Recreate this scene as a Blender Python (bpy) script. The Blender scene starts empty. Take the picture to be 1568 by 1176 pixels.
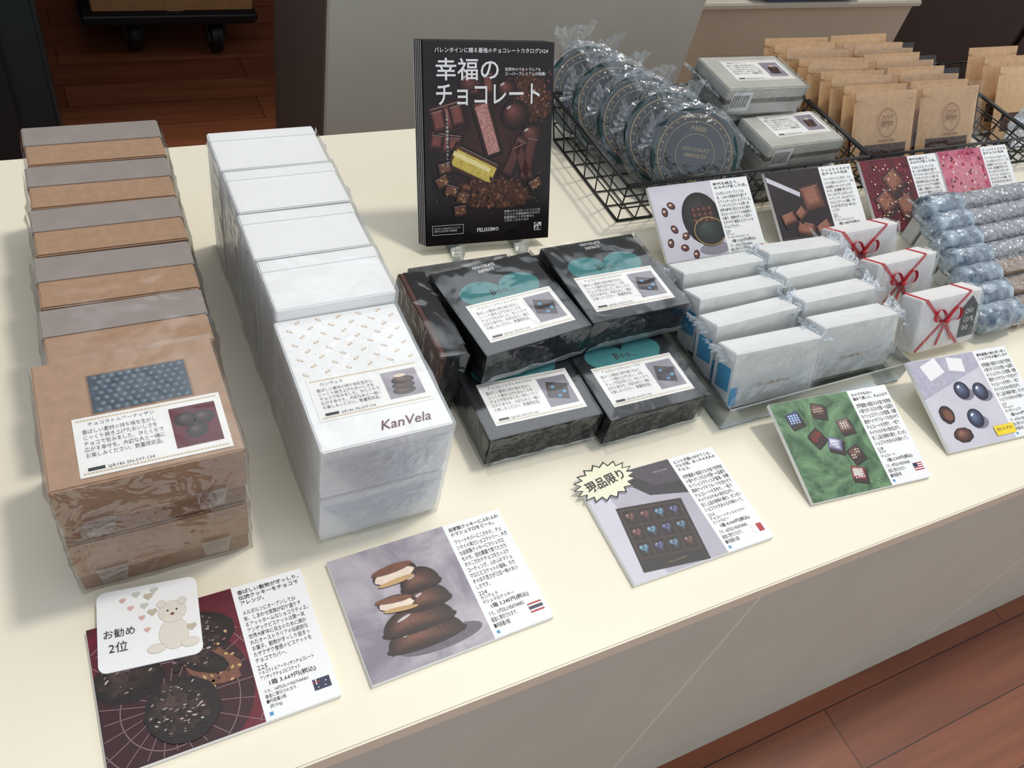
import bpy, bmesh, math, random
from mathutils import Vector, Matrix, noise
random.seed(7)
TZ=64.4   # table height in cm; every builder works in cm relative to the table top
col=bpy.context.scene.collection

# ---------------------------------------------------------------- materials
def lin(c):
    return tuple(((x/255)/12.92 if x/255<=.04045 else ((x/255+.055)/1.055)**2.4) for x in c)
MATS={}
def mat(name,rgb,rough=.5,var=.1,scale=60,bump=0.,metal=0.,rgb2=None,spec=.5,bscale=None,kind='noise',dist=0.):
    if name in MATS: return MATS[name]
    m=bpy.data.materials.new(name); m.use_nodes=True; nt=m.node_tree; N=nt.nodes; L=nt.links
    b=N["Principled BSDF"]; b.inputs["Roughness"].default_value=rough; b.inputs["Metallic"].default_value=metal
    b.inputs["Specular IOR Level"].default_value=spec
    c=lin(rgb)
    c1=tuple(max(0,x*(1-var)) for x in c); c2=tuple(min(1,x*(1+var)) for x in c)
    if rgb2 is not None: c1,c2=c,lin(rgb2)
    tc=N.new("ShaderNodeTexCoord")
    if kind=='noise':
        t=N.new("ShaderNodeTexNoise"); t.inputs["Detail"].default_value=5; t.inputs["Roughness"].default_value=.6; t.inputs["Distortion"].default_value=dist
        fo=t.outputs["Fac"]
    else:
        t=N.new("ShaderNodeTexVoronoi"); fo=t.outputs["Distance"]
    t.inputs["Scale"].default_value=scale
    L.new(tc.outputs["Object"],t.inputs["Vector"])
    r=N.new("ShaderNodeValToRGB"); r.color_ramp.elements[0].position=.35 if kind=='noise' else .1; r.color_ramp.elements[1].position=.65
    r.color_ramp.elements[0].color=(*c1,1); r.color_ramp.elements[1].color=(*c2,1)
    L.new(fo,r.inputs[0]); L.new(r.outputs[0],b.inputs["Base Color"])
    if bump:
        t2=N.new("ShaderNodeTexNoise"); t2.inputs["Scale"].default_value=bscale or scale*2; L.new(tc.outputs["Object"],t2.inputs["Vector"])
        bp=N.new("ShaderNodeBump"); bp.inputs["Strength"].default_value=bump; bp.inputs["Distance"].default_value=.002
        L.new(t2.outputs["Fac"] if kind=='noise' else fo,bp.inputs["Height"]); L.new(bp.outputs[0],b.inputs["Normal"])
    MATS[name]=m; return m
def film_mat(name,tint=(1,1,1),base=.05,fres=.55,rough=.12,bstr=.5,bscale=90,gray=0.,graycol=(.7,.75,.8),vor=False,det=3,dis=1.2):
    if name in MATS: return MATS[name]
    m=bpy.data.materials.new(name); m.use_nodes=True; nt=m.node_tree; N=nt.nodes; L=nt.links
    for n in list(N):
        if n.type!='OUTPUT_MATERIAL': N.remove(n)
    out=[n for n in N if n.type=='OUTPUT_MATERIAL'][0]
    tr=N.new("ShaderNodeBsdfTransparent"); tr.inputs[0].default_value=(*tint,1)
    gl=N.new("ShaderNodeBsdfGlossy"); gl.inputs["Roughness"].default_value=rough; gl.inputs[0].default_value=(.93,.97,1,1)
    df=N.new("ShaderNodeBsdfDiffuse"); df.inputs[0].default_value=(*graycol,1)
    lw=N.new("ShaderNodeLayerWeight"); lw.inputs["Blend"].default_value=.35
    ma=N.new("ShaderNodeMath"); ma.operation='MULTIPLY_ADD'; ma.inputs[1].default_value=fres; ma.inputs[2].default_value=base
    L.new(lw.outputs["Fresnel"],ma.inputs[0])
    mx=N.new("ShaderNodeMixShader"); L.new(ma.outputs[0],mx.inputs[0]); L.new(tr.outputs[0],mx.inputs[1]); L.new(gl.outputs[0],mx.inputs[2])
    m2=N.new("ShaderNodeMixShader"); m2.inputs[0].default_value=gray; L.new(mx.outputs[0],m2.inputs[1]); L.new(df.outputs[0],m2.inputs[2])
    tc=N.new("ShaderNodeTexCoord")
    if vor: t=N.new("ShaderNodeTexVoronoi"); fo=t.outputs["Distance"]
    else: t=N.new("ShaderNodeTexNoise"); t.inputs["Detail"].default_value=det; t.inputs["Distortion"].default_value=dis; fo=t.outputs["Fac"]
    t.inputs["Scale"].default_value=bscale
    L.new(tc.outputs["Object"],t.inputs["Vector"])
    bp=N.new("ShaderNodeBump"); bp.inputs["Strength"].default_value=bstr; bp.inputs["Distance"].default_value=.004
    L.new(fo,bp.inputs["Height"])
    for q in (gl,lw,df): L.new(bp.outputs[0],q.inputs["Normal"])
    L.new(m2.outputs[0],out.inputs[0]); MATS[name]=m; return m

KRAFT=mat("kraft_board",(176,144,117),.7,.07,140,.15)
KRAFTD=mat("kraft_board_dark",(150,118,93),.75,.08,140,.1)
LILAC=mat("frosted_sleeve",(160,151,146),.4,.05,40)
WHITE=mat("white_board",(243,244,244),.45,.015,30)
OFFW=mat("card_white",(244,245,245),.5,.015,30)
LABEL=mat("label_paper",(243,243,240),.5,.02,30)
INK=mat("ink_black",(25,25,28),.5,.02)
INKW=mat("ink_white",(240,240,240),.5,.02)
DARK=mat("black_box_board",(24,26,28),.28,.1,60)
DARKS=mat("black_box_side",(44,48,48),.4,.1,60)
TEAL=mat("teal_print",(52,128,130),.4,.04,60)
COPPER=mat("copper_board",(84,52,46),.35,.1,60)
MAROON=mat("print_maroon",(98,12,34),.4,.35,30,dist=1.5)
CHOC=mat("print_chocolate",(62,36,30),.4,.3,220)
CHOCD=mat("print_chocolate_dark",(30,18,16),.4,.4,300,rgb2=(66,44,38))
CHOCL=mat("print_chocolate_light",(120,76,58),.4,.2,200)
CREAM=mat("print_cream",(232,214,196),.4,.08,200)
GRAYB=mat("print_stone",(128,122,136),.4,.2,22,rgb2=(190,182,190),dist=.6)
GRAYV=mat("print_grey_violet",(140,136,148),.4,.08,30)
LGRAY=mat("print_light_grey",(206,204,214),.4,.05,30)
NAVY=mat("print_navy",(36,44,74),.35,.2,100)
BLUE=mat("print_blue",(70,150,200),.4,.1,200)
RED=mat("print_red",(180,34,42),.4,.1,200)
GREENC=mat("print_green_cloth",(44,80,52),.5,.3,22,rgb2=(112,150,108),dist=2.5)
PINK=mat("print_pink",(206,130,146),.4,.2,160)
YEL=mat("print_yellow",(246,214,40),.5,.05)
GOLD=mat("print_gold",(190,160,100),.35,.08,100)
HILITE=mat("print_pale",(196,186,184),.4,.05)
TAN=mat("print_tan",(196,160,110),.5,.1,100)
FILM=film_mat("clear_film",base=.03,fres=.42,rough=.05,bstr=.3,bscale=22,det=1.5,dis=.8)
FILMS=film_mat("clear_film_side",base=.06,fres=.55,rough=.07,bstr=.7,bscale=40,det=2)
FILMB=film_mat("clear_film_crinkled",(.97,.98,1),.09,.6,.08,.9,50,.03,(.85,.9,.95))
FILMW=film_mat("clear_film_milky",(.95,.98,1),.12,.6,.08,1.,60,.12,(.82,.88,.94))
GLASS=film_mat("clear_acrylic",(.94,.96,.96),.06,.7,.03,.0,10)
BUBBLE=film_mat("bubble_wrap",(.88,.9,.92),.2,.5,.2,.9,150,.4,(.58,.61,.65),vor=True)
WIRE=mat("black_wire",(22,22,24),.4,.1)

# ---------------------------------------------------------------- builder
class O:
    def __init__(s,name): s.name=name; s.bm=bmesh.new(); s.mats=[]
    def mi(s,m):
        if m not in s.mats: s.mats.append(m)
        return s.mats.index(m)
    def face(s,pts,m,smooth=False):
        vs=[s.bm.verts.new(p) for p in pts]
        try:
            f=s.bm.faces.new(vs); f.material_index=s.mi(m); f.smooth=smooth; return f
        except ValueError: return None
    def merge(s,b2,m,M=None,smooth=False):
        idx=s.mi(m); mp={}
        for v in b2.verts: mp[v]=s.bm.verts.new(M@v.co if M else v.co)
        for f in b2.faces:
            try: g=s.bm.faces.new([mp[v] for v in f.verts])
            except ValueError: continue
            g.material_index=idx; g.smooth=smooth
        b2.free()
    def box(s,x0,x1,y0,y1,z0,z1,m,M=None,bev=.06,seg=2,skip=()):
        b=bmesh.new(); bmesh.ops.create_cube(b,size=1)
        for v in b.verts: v.co=Vector(((x0+x1)/2+v.co.x*(x1-x0),(y0+y1)/2+v.co.y*(y1-y0),(z0+z1)/2+v.co.z*(z1-z0)))
        if bev: bmesh.ops.bevel(b,geom=b.edges[:],offset=bev,segments=seg,affect='EDGES')
        s.merge(b,m,M)
    def p2(s,pts,m,M,z):
        s.face([M@Vector((x,y,z)) for x,y in pts],m)
    def rect(s,x0,y0,x1,y1,m,M,z): s.p2([(x0,y0),(x1,y0),(x1,y1),(x0,y1)],m,M,z)
    def ell(s,cx,cy,rx,ry,m,M,z,rot=0,jit=0,n=22,clip=None,a0=0,a1=2*math.pi):
        pts=[]
        for i in range(n):
            a=a0+(a1-a0)*i/(n if a1-a0>6.2 else n-1); k=1+random.uniform(-jit,jit); x=rx*k*math.cos(a); y=ry*k*math.sin(a)
            X=cx+x*math.cos(rot)-y*math.sin(rot); Y=cy+x*math.sin(rot)+y*math.cos(rot)
            if clip: X=min(max(X,clip[0]),clip[2]); Y=min(max(Y,clip[1]),clip[3])
            pts.append((X,Y))
        s.p2(pts,m,M,z)
    def rrect(s,cx,cy,w,h,m,M,z,rot=0,clip=None):
        pts=[]
        for x,y in((-w/2,-h/2),(w/2,-h/2),(w/2,h/2),(-w/2,h/2)):
            X=cx+x*math.cos(rot)-y*math.sin(rot); Y=cy+x*math.sin(rot)+y*math.cos(rot)
            if clip: X=min(max(X,clip[0]),clip[2]); Y=min(max(Y,clip[1]),clip[3])
            pts.append((X,Y))
        s.p2(pts,m,M,z)
    def tone(s,c0,c1,t):
        c=tuple(int(a+(b-a)*t) for a,b in zip(c0,c1)); return mat("print_%d_%d_%d"%c,c,.4,.12,180)
    def sell(s,cx,cy,rx,ry,c0,c1,M,z,rot=0,dx=-.25,dy=.3,k=6,jit=0,clip=None,n=24):
        for i in range(k):
            t=i/(k-1);f=1-.8*t
            s.ell(cx+dx*rx*t*.8,cy+dy*ry*t,rx*f,ry*f,s.tone(c0,c1,t),M,z+.0025*i,rot=rot,jit=jit,clip=clip,n=n)
    def srect(s,cx,cy,w,h,c0,c1,M,z,rot=0,clip=None,k=4,hl=True):
        for i in range(k):
            t=i/(k-1);f=.42*t
            s.rrect(cx-.04*w*t,cy+.05*h*t,w-f*min(w,h)*1.1,h-f*min(w,h)*1.1,s.tone(c0,c1,t),M,z+.0025*i,rot=rot,clip=clip)
        if hl:
            a=-math.sin(rot)*h*.4;b=math.cos(rot)*h*.4
            s.rrect(cx+a,cy+b,w*.8,.07,s.tone(c0,(210,180,170),.7),M,z+.0025*k,rot=rot,clip=clip)
    def ring(s,cx,cy,r,t,m,M,z,n=40,ry=None,a0=0,a1=2*math.pi,clip=None):
        ry=ry or r
        for i in range(n):
            a=a0+(a1-a0)*i/n;b=a0+(a1-a0)*(i+1)/n
            q=[(cx+(r-t)*math.cos(a),cy+(ry-t)*math.sin(a)),(cx+r*math.cos(a),cy+ry*math.sin(a)),(cx+r*math.cos(b),cy+ry*math.sin(b)),(cx+(r-t)*math.cos(b),cy+(ry-t)*math.sin(b))]
            if clip and not all(clip[0]<x<clip[2] and clip[1]<y<clip[3] for x,y in q): continue
            s.p2(q,m,M,z)
    def tube(s,a,b,r,m,n=6):
        a=Vector(a);b=Vector(b);d=(b-a)
        if d.length<1e-5:return
        q=d.to_track_quat('Z','Y'); R=[]
        for e in(a,b): R.append([s.bm.verts.new(e+q@Vector((r*math.cos(2*math.pi*i/n),r*math.sin(2*math.pi*i/n),0))) for i in range(n)])
        k=s.mi(m)
        for i in range(n):
            f=s.bm.faces.new([R[0][i],R[0][(i+1)%n],R[1][(i+1)%n],R[1][i]]);f.material_index=k;f.smooth=True
        for q2 in(R[0][::-1],R[1]):
            f=s.bm.faces.new(q2);f.material_index=k
    def path(s,pts,r,m,n=6):
        for a,b in zip(pts[:-1],pts[1:]): s.tube(a,b,r,m,n)
    def lathe(s,prof,m,M,n=36,smooth=True):
        k=s.mi(m);rings=[]
        for r,z in prof: rings.append([s.bm.verts.new(M@Vector((r*math.cos(2*math.pi*i/n),r*math.sin(2*math.pi*i/n),z))) for i in range(n)])
        for A,B in zip(rings[:-1],rings[1:]):
            for i in range(n):
                f=s.bm.faces.new([A[i],A[(i+1)%n],B[(i+1)%n],B[i]]);f.material_index=k;f.smooth=smooth
    def text(s,t,x,y,w,m,M,z,h=None,res=1,shear=0.,bold=0.,just='LEFT',line=1.15):
        c=bpy.data.curves.new("t",'FONT');c.body=t;c.size=1;c.resolution_u=res;c.shear=shear;c.offset=bold;c.align_x=just;c.space_line=line
        ob=bpy.data.objects.new("t",c);col.objects.link(ob);bpy.context.view_layer.update()
        me=bpy.data.meshes.new_from_object(ob.evaluated_get(bpy.context.evaluated_depsgraph_get()))
        bpy.data.objects.remove(ob);bpy.data.curves.remove(c)
        if len(me.vertices)==0: return
        xs=[v.co.x for v in me.vertices];ys=[v.co.y for v in me.vertices]
        sx=w/max(1e-6,max(xs)-min(xs)); sy=sx if h is None else h/max(1e-6,max(ys)-min(ys))
        vs=[s.bm.verts.new(M@Vector((x+(v.co.x-min(xs))*sx,y+(v.co.y-max(ys))*sy,z))) for v in me.vertices]
        k=s.mi(m)
        for p in me.polygons:
            try:
                f=s.bm.faces.new([vs[i] for i in p.vertices]);f.material_index=k
            except ValueError: pass
        bpy.data.meshes.remove(me)
    def sheet(s,p00,p10,p11,p01,m,nu=8,nv=8,amp=.1,freq=.5,seed=0,smooth=True):
        p00,p10,p11,p01=map(Vector,(p00,p10,p11,p01)); nrm=(p10-p00).cross(p01-p00).normalized(); k=s.mi(m); g=[]
        for j in range(nv+1):
            row=[]
            for i in range(nu+1):
                u=i/nu;v=j/nv; p=(p00*(1-u)+p10*u)*(1-v)+(p01*(1-u)+p11*u)*v
                d=noise.noise(p*freq+Vector((seed,seed*2,0)))*amp
                row.append(s.bm.verts.new(p+nrm*abs(d)))
            g.append(row)
        for j in range(nv):
            for i in range(nu):
                f=s.bm.faces.new([g[j][i],g[j][i+1],g[j+1][i+1],g[j+1][i]]);f.material_index=k;f.smooth=smooth
    def wrap(s,x0,x1,y0,y1,z0,z1,m,M,amp=.15,top=True,front=True,left=True,right=True,seed=0,back=False):
        e=.12;x0-=e;x1+=e;y0-=e;z1+=e;y1+=e
        c=lambda x,y,z:M@Vector((x,y,z))
        ms=FILMS if m is FILM else m
        if top:s.sheet(c(x0,y0,z1),c(x1,y0,z1),c(x1,y1,z1),c(x0,y1,z1),m,10,8,amp*.6,.35,seed)
        if front:s.sheet(c(x0,y0,z0),c(x1,y0,z0),c(x1,y0,z1),c(x0,y0,z1),ms,12,6,amp*1.6,.9,seed+1)
        if left:s.sheet(c(x0,y1,z0),c(x0,y0,z0),c(x0,y0,z1),c(x0,y1,z1),ms,8,6,amp*1.6,.9,seed+2)
        if right:s.sheet(c(x1,y0,z0),c(x1,y1,z0),c(x1,y1,z1),c(x1,y0,z1),ms,8,6,amp*1.6,.9,seed+3)
        if back:s.sheet(c(x1,y1,z0),c(x0,y1,z0),c(x0,y1,z1),c(x1,y1,z1),ms,8,6,amp,.9,seed+3)
    def blob(s,M,sx,sy,sz,m,amp=.2,freq=2.,seed=0,sub=4,zmin=None):
        b=bmesh.new();bmesh.ops.create_icosphere(b,subdivisions=sub,radius=1)
        if zmin is not None: bmesh.ops.delete(b,geom=[v for v in b.verts if v.co.z<zmin],context='VERTS')
        for v in b.verts:
            n=noise.fractal(v.co*freq+Vector((seed,0,seed)),.6,2,3); v.co*=1+amp*n
            v.co=Vector((v.co.x*sx,v.co.y*sy,v.co.z*sz))
        s.merge(b,m,M,smooth=False)
    def tuft(s,p,d,w,h,m,seed=0):
        rnd=random.Random(seed);p=Vector(p);d=Vector(d).normalized();w=Vector(w);n=12;nrm=d.cross(w).normalized();k=s.mi(m);rows=[]
        for j in range(4):
            t=j/3;rows.append([s.bm.verts.new(p+w*(i/n-.5)*(.5+.7*t)+d*h*t*(1+rnd.uniform(-.15,.15))+nrm*((-1)**i*.22*t+rnd.uniform(-.12,.12))) for i in range(n+1)])
        for j in range(3):
            for i in range(n):
                f=s.bm.faces.new([rows[j][i],rows[j][i+1],rows[j+1][i+1],rows[j+1][i]]);f.material_index=k
    def done(s,ground=None):
        me=bpy.data.meshes.new(s.name)
        xs=[v.co for v in s.bm.verts]
        c=Vector(((min(v.x for v in xs)+max(v.x for v in xs))/2,(min(v.y for v in xs)+max(v.y for v in xs))/2,min(v.z for v in xs)))
        for v in s.bm.verts: v.co=(v.co-c)*.01
        s.bm.normal_update()
        s.bm.to_mesh(me);s.bm.free()
        for m in s.mats: me.materials.append(m)
        ob=bpy.data.objects.new(s.name,me);ob.location=(c.x*.01,c.y*.01,(c.z+TZ)*.01);col.objects.link(ob);return ob
def T(x,y,z=0,rz=0,rx=0,ry=0):
    return Matrix.Translation((x,y,z))@Matrix.Rotation(math.radians(rz),4,'Z')@Matrix.Rotation(math.radians(rx),4,'X')@Matrix.Rotation(math.radians(ry),4,'Y')
I=Matrix.Identity(4)

# ---------------------------------------------------------------- room
FL=-TZ
def wood():
    m=bpy.data.materials.new("wood_floor");m.use_nodes=True;nt=m.node_tree;N=nt.nodes;L=nt.links;b=N["Principled BSDF"]
    tc=N.new("ShaderNodeTexCoord");br=N.new("ShaderNodeTexBrick");br.inputs["Scale"].default_value=1
    br.inputs["Brick Width"].default_value=.9;br.inputs["Row Height"].default_value=.1;br.inputs["Mortar Size"].default_value=.0012
    br.inputs["Color1"].default_value=(*lin((152,90,60)),1);br.inputs["Color2"].default_value=(*lin((124,70,46)),1);br.inputs["Mortar"].default_value=(*lin((70,34,22)),1)
    L.new(tc.outputs["Object"],br.inputs["Vector"])
    mp=N.new("ShaderNodeMapping");mp.inputs["Scale"].default_value=(3,45,1);L.new(tc.outputs["Object"],mp.inputs["Vector"])
    n=N.new("ShaderNodeTexNoise");n.inputs["Scale"].default_value=1;n.inputs["Detail"].default_value=6;L.new(mp.outputs[0],n.inputs["Vector"])
    mx=N.new("ShaderNodeMix");mx.data_type='RGBA';mx.blend_type='MULTIPLY';mx.inputs[0].default_value=.55
    r=N.new("ShaderNodeValToRGB");r.color_ramp.elements[0].color=(.5,.45,.42,1);r.color_ramp.elements[1].color=(1.25,1.2,1.15,1);r.color_ramp.elements[0].position=.3;r.color_ramp.elements[1].position=.7
    L.new(n.outputs["Fac"],r.inputs[0]);L.new(br.outputs["Color"],mx.inputs[6]);L.new(r.outputs[0],mx.inputs[7]);L.new(mx.outputs[2],b.inputs["Base Color"])
    b.inputs["Roughness"].default_value=.4;b.inputs["Specular IOR Level"].default_value=.35
    return m
o=O("floor");o.box(-250,520,-200,450,FL-6,FL,wood(),bev=0);o.done()
WALLD=mat("dark_wall_paint",(30,24,24),.8,.1,4)
o=O("wall_back");o.box(-250,520,450,460,FL,170,WALLD,bev=0);o.done()
o=O("light_block_wall");o.box(-260,-250,60,460,FL,170,WALLD,bev=0);o.done()  # unseen wall, added to keep sky light off the back area
o=O("light_block_ceiling");o.box(-250,520,215,450,160,170,mat("light_block_grey",(120,118,114),.8,.03,4),bev=0);o.done()  # partial unseen ceiling, placed to block sky light so the back stays dim
# display table (solid panelled counter)
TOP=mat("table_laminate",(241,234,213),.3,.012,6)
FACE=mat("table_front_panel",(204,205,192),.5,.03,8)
SEAM=mat("seam_pale",(235,235,222),.5,.02)
o=O("display_table")
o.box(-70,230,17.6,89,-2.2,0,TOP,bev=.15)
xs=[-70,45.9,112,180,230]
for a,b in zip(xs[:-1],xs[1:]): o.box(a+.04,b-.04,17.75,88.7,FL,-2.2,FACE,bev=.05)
for a in xs[1:-1]: o.box(a-.13,a+.13,17.68,18.2,FL,-2.2,SEAM,bev=0)
o.done()
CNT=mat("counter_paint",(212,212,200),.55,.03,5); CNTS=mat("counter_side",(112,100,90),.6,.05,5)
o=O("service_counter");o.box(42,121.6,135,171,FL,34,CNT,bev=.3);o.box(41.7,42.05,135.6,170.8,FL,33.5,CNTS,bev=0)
o.box(40,123,133.5,172,34,37,WHITE,bev=.3);o.done()
o=O("low_cabinet");o.box(128,221,162,215,FL,-21,mat("cabinet_tan",(200,188,164),.5,.04,5),bev=.4);o.box(127,222,160.5,216,-21,-19.5,mat("cabinet_top_pale",(206,200,184),.4,.03,5),bev=.3)
o.box(129,220,161.6,162,FL+8,FL+9,CNTS,bev=0);o.done()
o=O("dark_storage_cabinet");DW=mat("dark_brown_panel",(34,26,24),.5,.2,6)
o.box(226,430,172,235,FL,45,DW,bev=.5)
for a in(228,296,364): o.box(a,a+64,170.8,172,FL+6,42,mat("dark_brown_door",(40,31,28),.45,.15,6),bev=.3);o.tube((a+58,169.6,-14),(a+58,169.6,2),.5,WIRE)
o.done()
o=O("office_printer")
M=T(180,178,-19.5)
PRW=mat("printer_white",(228,232,236),.35,.02)
o.box(-30,28,-14,16,.8,12,PRW,M,bev=2.2,seg=5);o.box(-20,18,-17,-10,.8,3,PRW,M,bev=.7,seg=3);o.box(-16,14,-17.4,-15,.6,1.2,mat("printer_blue",(60,90,150),.4,.05),M,bev=.2)
o.box(-24,22,-13,15,0,1.6,PRW,M,bev=.2);o.box(-10,10,-14.3,-13.9,4,7,DARKS,M,bev=.1);o.done()
o=O("dark_cabinet");TC=mat("cabinet_dark_teal",(34,46,50),.45,.1,5)
o.box(-90,-2,150,215,FL,40,TC,bev=.4);o.box(-88,-46,149.2,150,FL+8,36,mat("cabinet_door_dark",(30,38,42),.4,.1,5),bev=.3);o.box(-44,-8,149.2,150,FL+8,36,mat("cabinet_door_dark",(30,38,42)),bev=.3)
o.tube((-47.5,148.2,-10),(-47.5,148.2,12),.5,mat("steel",(150,150,150),.3,.05,metal=1));o.done()
o=O("platform_dolly")
BLK=mat("dolly_rubber",(24,24,26),.5,.1);o.box(7,51,226,288,FL+9,FL+12,BLK,bev=.8,seg=3)
for x,y in((19.5,232),(40,230),(13,280),(45,280)):
    M=T(x,y,FL+4)@Matrix.Rotation(math.pi/2,4,'Y')
    o.lathe([(0,-1.6),(3.6,-1.6),(4,-1.1),(4,1.1),(3.6,1.6),(0,1.6)],BLK,M,24);o.lathe([(0,-1.75),(1.8,-1.7),(1.8,1.7),(0,1.75)],mat("caster_hub",(130,130,132),.4,.1),M,16)
    o.box(-2.6,-1.9,-1.6,1.6,0,5.2,DARKS,T(x,y,FL+4),bev=.1);o.box(1.9,2.6,-1.6,1.6,0,5.2,DARKS,T(x,y,FL+4),bev=.1)
o.done()
o=O("cardboard_carton");CB=mat("cardboard",(200,152,104),.75,.08,60)
o.box(10,50,228,286,FL+12.05,FL+40,CB,bev=.3);o.box(10,50,256,259,FL+40,FL+40.1,TAN,bev=0);o.box(28,32,227.9,286.1,FL+12.1,FL+40.1,TAN,bev=0);o.done()

# ---------------------------------------------------------------- labels
BODY="香ばしい素材の持ち味を生かし\nじっくり焼き上げたおいしさを\nチョコで包みました。ひとくちで\n広がる幸せを、大切な人と一緒に\nお楽しみください。数量限定品。"
def product_label(o,M,z,w=9.2,h=4.6,title="幸福のチョコレート",pic=0):
    o.rect(0,0,w,h,LABEL,M,z)
    for yy in(.22,h-.32):
        o.rect(.2,yy,w-.2,yy+.03,GOLD,M,z+.006);o.rect(.2,yy+.1,w-.2,yy+.12,GOLD,M,z+.006)
        for i in range(int((w-.4)/.22)): o.ell(.3+i*.22,yy+.065,.04,.04,GOLD,M,z+.008,n=6)
    o.text(title,.9,h-.5,min(w*.5,.34*len(title)),INK,M,z+.01)
    o.text(BODY,.5,h-1.05,w*.52,INK,M,z+.01,h=h*.48)
    o.rect(.5,.45,1.5,.7,INK,M,z+.01);o.text("QR186 SN-597-134",1.65,.68,w*.3,INK,M,z+.01)
    x0,x1,y0,y1=w*.63,w-.45,.75,h-.7
    bgm=[MAROON,GRAYB,GRAYV][pic];o.rect(x0,y0,x1,y1,bgm,M,z+.006)
    cl=(x0,y0,x1,y1);mx,my=(x0+x1)/2,(y0+y1)/2
    if pic==0:
        for a,b in((-.55,.6),(.6,.55),(0,-.5)): o.sell(mx+a,my+b,.72,.6,(26,18,16),(104,84,78),M,z+.01,jit=.06,clip=cl)
    elif pic==1:
        for i in range(3): o.sell(mx+.1*(i-1),my-.7+i*.5,.9,.38,(40,22,18),(120,84,70),M,z+.01+.016*i,clip=cl)
        o.ell(mx,my+.75,.5,.16,CREAM,M,z+.065,clip=cl)
    else:
        o.rrect(mx,my,2.1,1.9,CHOCD,M,z+.01,rot=-.3,clip=cl)
        for i in range(3):
            for j in range(3): o.ell(mx-.55+i*.52+j*.12,my-.5+j*.5-i*.12,.2,.18,(NAVY,CHOC,BLUE)[(i*2+j)%3],M,z+.014,n=10)

def kraft_box(M,w=11.8,d=10.9,h=6.2,top=True,label=False,seed=0,upright=False):
    o=O("kraft_gift_box")
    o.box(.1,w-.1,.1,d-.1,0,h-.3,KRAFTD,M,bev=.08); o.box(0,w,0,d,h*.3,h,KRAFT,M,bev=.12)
    if label:
        z=h+.01
        wx0,wx1,wy0,wy1=3.3,9.6,5.6,9.0
        o.rect(wx0-.12,wy0-.12,wx1+.12,wy1+.12,KRAFTD,M,z)
        o.rect(wx0,wy0,wx1,wy1,mat("window_shadow",(72,84,98),.3,.2,60),M,z+.01)
        for j in range(7):
            for i in range(11):
                x=wx0+.4+i*.55+(j%2)*.27;y=wy0+.25+j*.48
                if x<wx1-.2 and y<wy1-.15:
                    o.lathe([(.25,0),(.22,.08),(.12,.13),(0,.15)],mat("bubble_grey",(102,118,130),.25,.15,200),M@Matrix.Translation((x,y,z+.012)),10)
        product_label(o,M@T(1.9,.5,0,rz=-.5),h+.05,9.3,4.9,"チョコラトルアーティザン",0)
    o.wrap(0,w,0,d,0,h,FILM,M,.15,seed=seed)
    for u in(.12,.72):
        o.sheet(M@Vector((w*u,-.32,h*.15)),M@Vector((w*u+1.6,-.32,h*.15)),M@Vector((w*u+1.9,-.28,h*.45)),M@Vector((w*u-.2,-.28,h*.45)),FILMB,6,4,.12,.8,seed)
    return o
o=kraft_box(T(-5.9,34.9,0),seed=3);o.done()
o=kraft_box(T(-5.8,34.8,6.45,rz=.3),label=True,seed=5);o.done()
for i in range(5):
    y=77.6-6.12*i; x=-4.3-.2*i
    o=O("kraft_gift_box");M=T(x,y,0,rz=-.6*(i%2))
    o.box(.1,11.6,-6.0,-2.9,0,10.8,KRAFT,M,bev=.12)
    o.box(0,11.7,-3.2,-.15,0,10.9,LILAC,M,bev=.12)
    o.wrap(0,11.7,-6.0,-.1,0,10.95,FILM,M,.25,seed=i*3,front=False)
    o.done()

# ---------------------------------------------------------------- white boxes
def leafpat(o,M,z,w,d):
    for j in range(8):
        for i in range(6):
            x=.9+i*1.65+(j%2)*.8;y=7.2+j*.78
            if x<w-.4 and y<d-.3:
                o.ell(x,y,.26,.1,TAN,M,z,rot=.5 if (i+j)%2 else -.6,n=12)
                o.ell(x,y,.17,.05,WHITE,M,z+.004,rot=.5 if (i+j)%2 else -.6,n=10)
    for j in range(9):
        for i in range(14):
            x=.4+i*.72+(j%2)*.36;y=6.8+j*.76
            if x<w-.2 and y<d-.2:o.ell(x,y,.03,.03,TAN,M,z,n=5)
def white_box(M,label=False,seed=0,d=13.2,h=5.9,w=9.9):
    o=O("white_confectionery_box")
    o.box(.08,w-.08,.08,d-.08,0,h-.2,WHITE,M,bev=.08);o.box(0,w,0,d,h*.12,h,WHITE,M,bev=.1)
    if label:
        leafpat(o,M,h+.01,w,d)
        product_label(o,M@T(.7,2.6,0,rz=-.3),h+.03,8.7,4.1,"カンヴェラ",1)
        o.text("KanVela",4.6,1.6,3.9,mat("ink_brown",(96,44,40),.5),M,h+.02,res=3,shear=.35,bold=.01)
    o.wrap(0,w,0,d,0,h,FILM,M,.15,seed=seed)
    o.sheet(M@Vector((w*.3,-.3,.1)),M@Vector((w*.75,-.3,.1)),M@Vector((w*1.0,-.2,h*.85)),M@Vector((0,-.2,h*.85)),FILMB,10,5,.12,.8,seed);return o
white_box(T(10.95,33.6,0),seed=11).done()
white_box(T(10.85,33.55,6.05,rz=-.2),label=True,seed=12).done()
for i in range(4):
    o=O("white_confectionery_box");y=71.1-6.15*i;M=T(10.9+(i%2)*.1,y,0,rz=.5*(i%2))
    o.box(.05,9.85,-5.95,-1.2,0,13.1,WHITE,M,bev=.1);o.box(0,9.9,-1.6,-.1,0,13.2,WHITE,M,bev=.12)
    o.wrap(0,9.9,-5.95,-.1,0,13.2,FILM,M,.28,seed=20+i*3,front=False);o.done()

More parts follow.
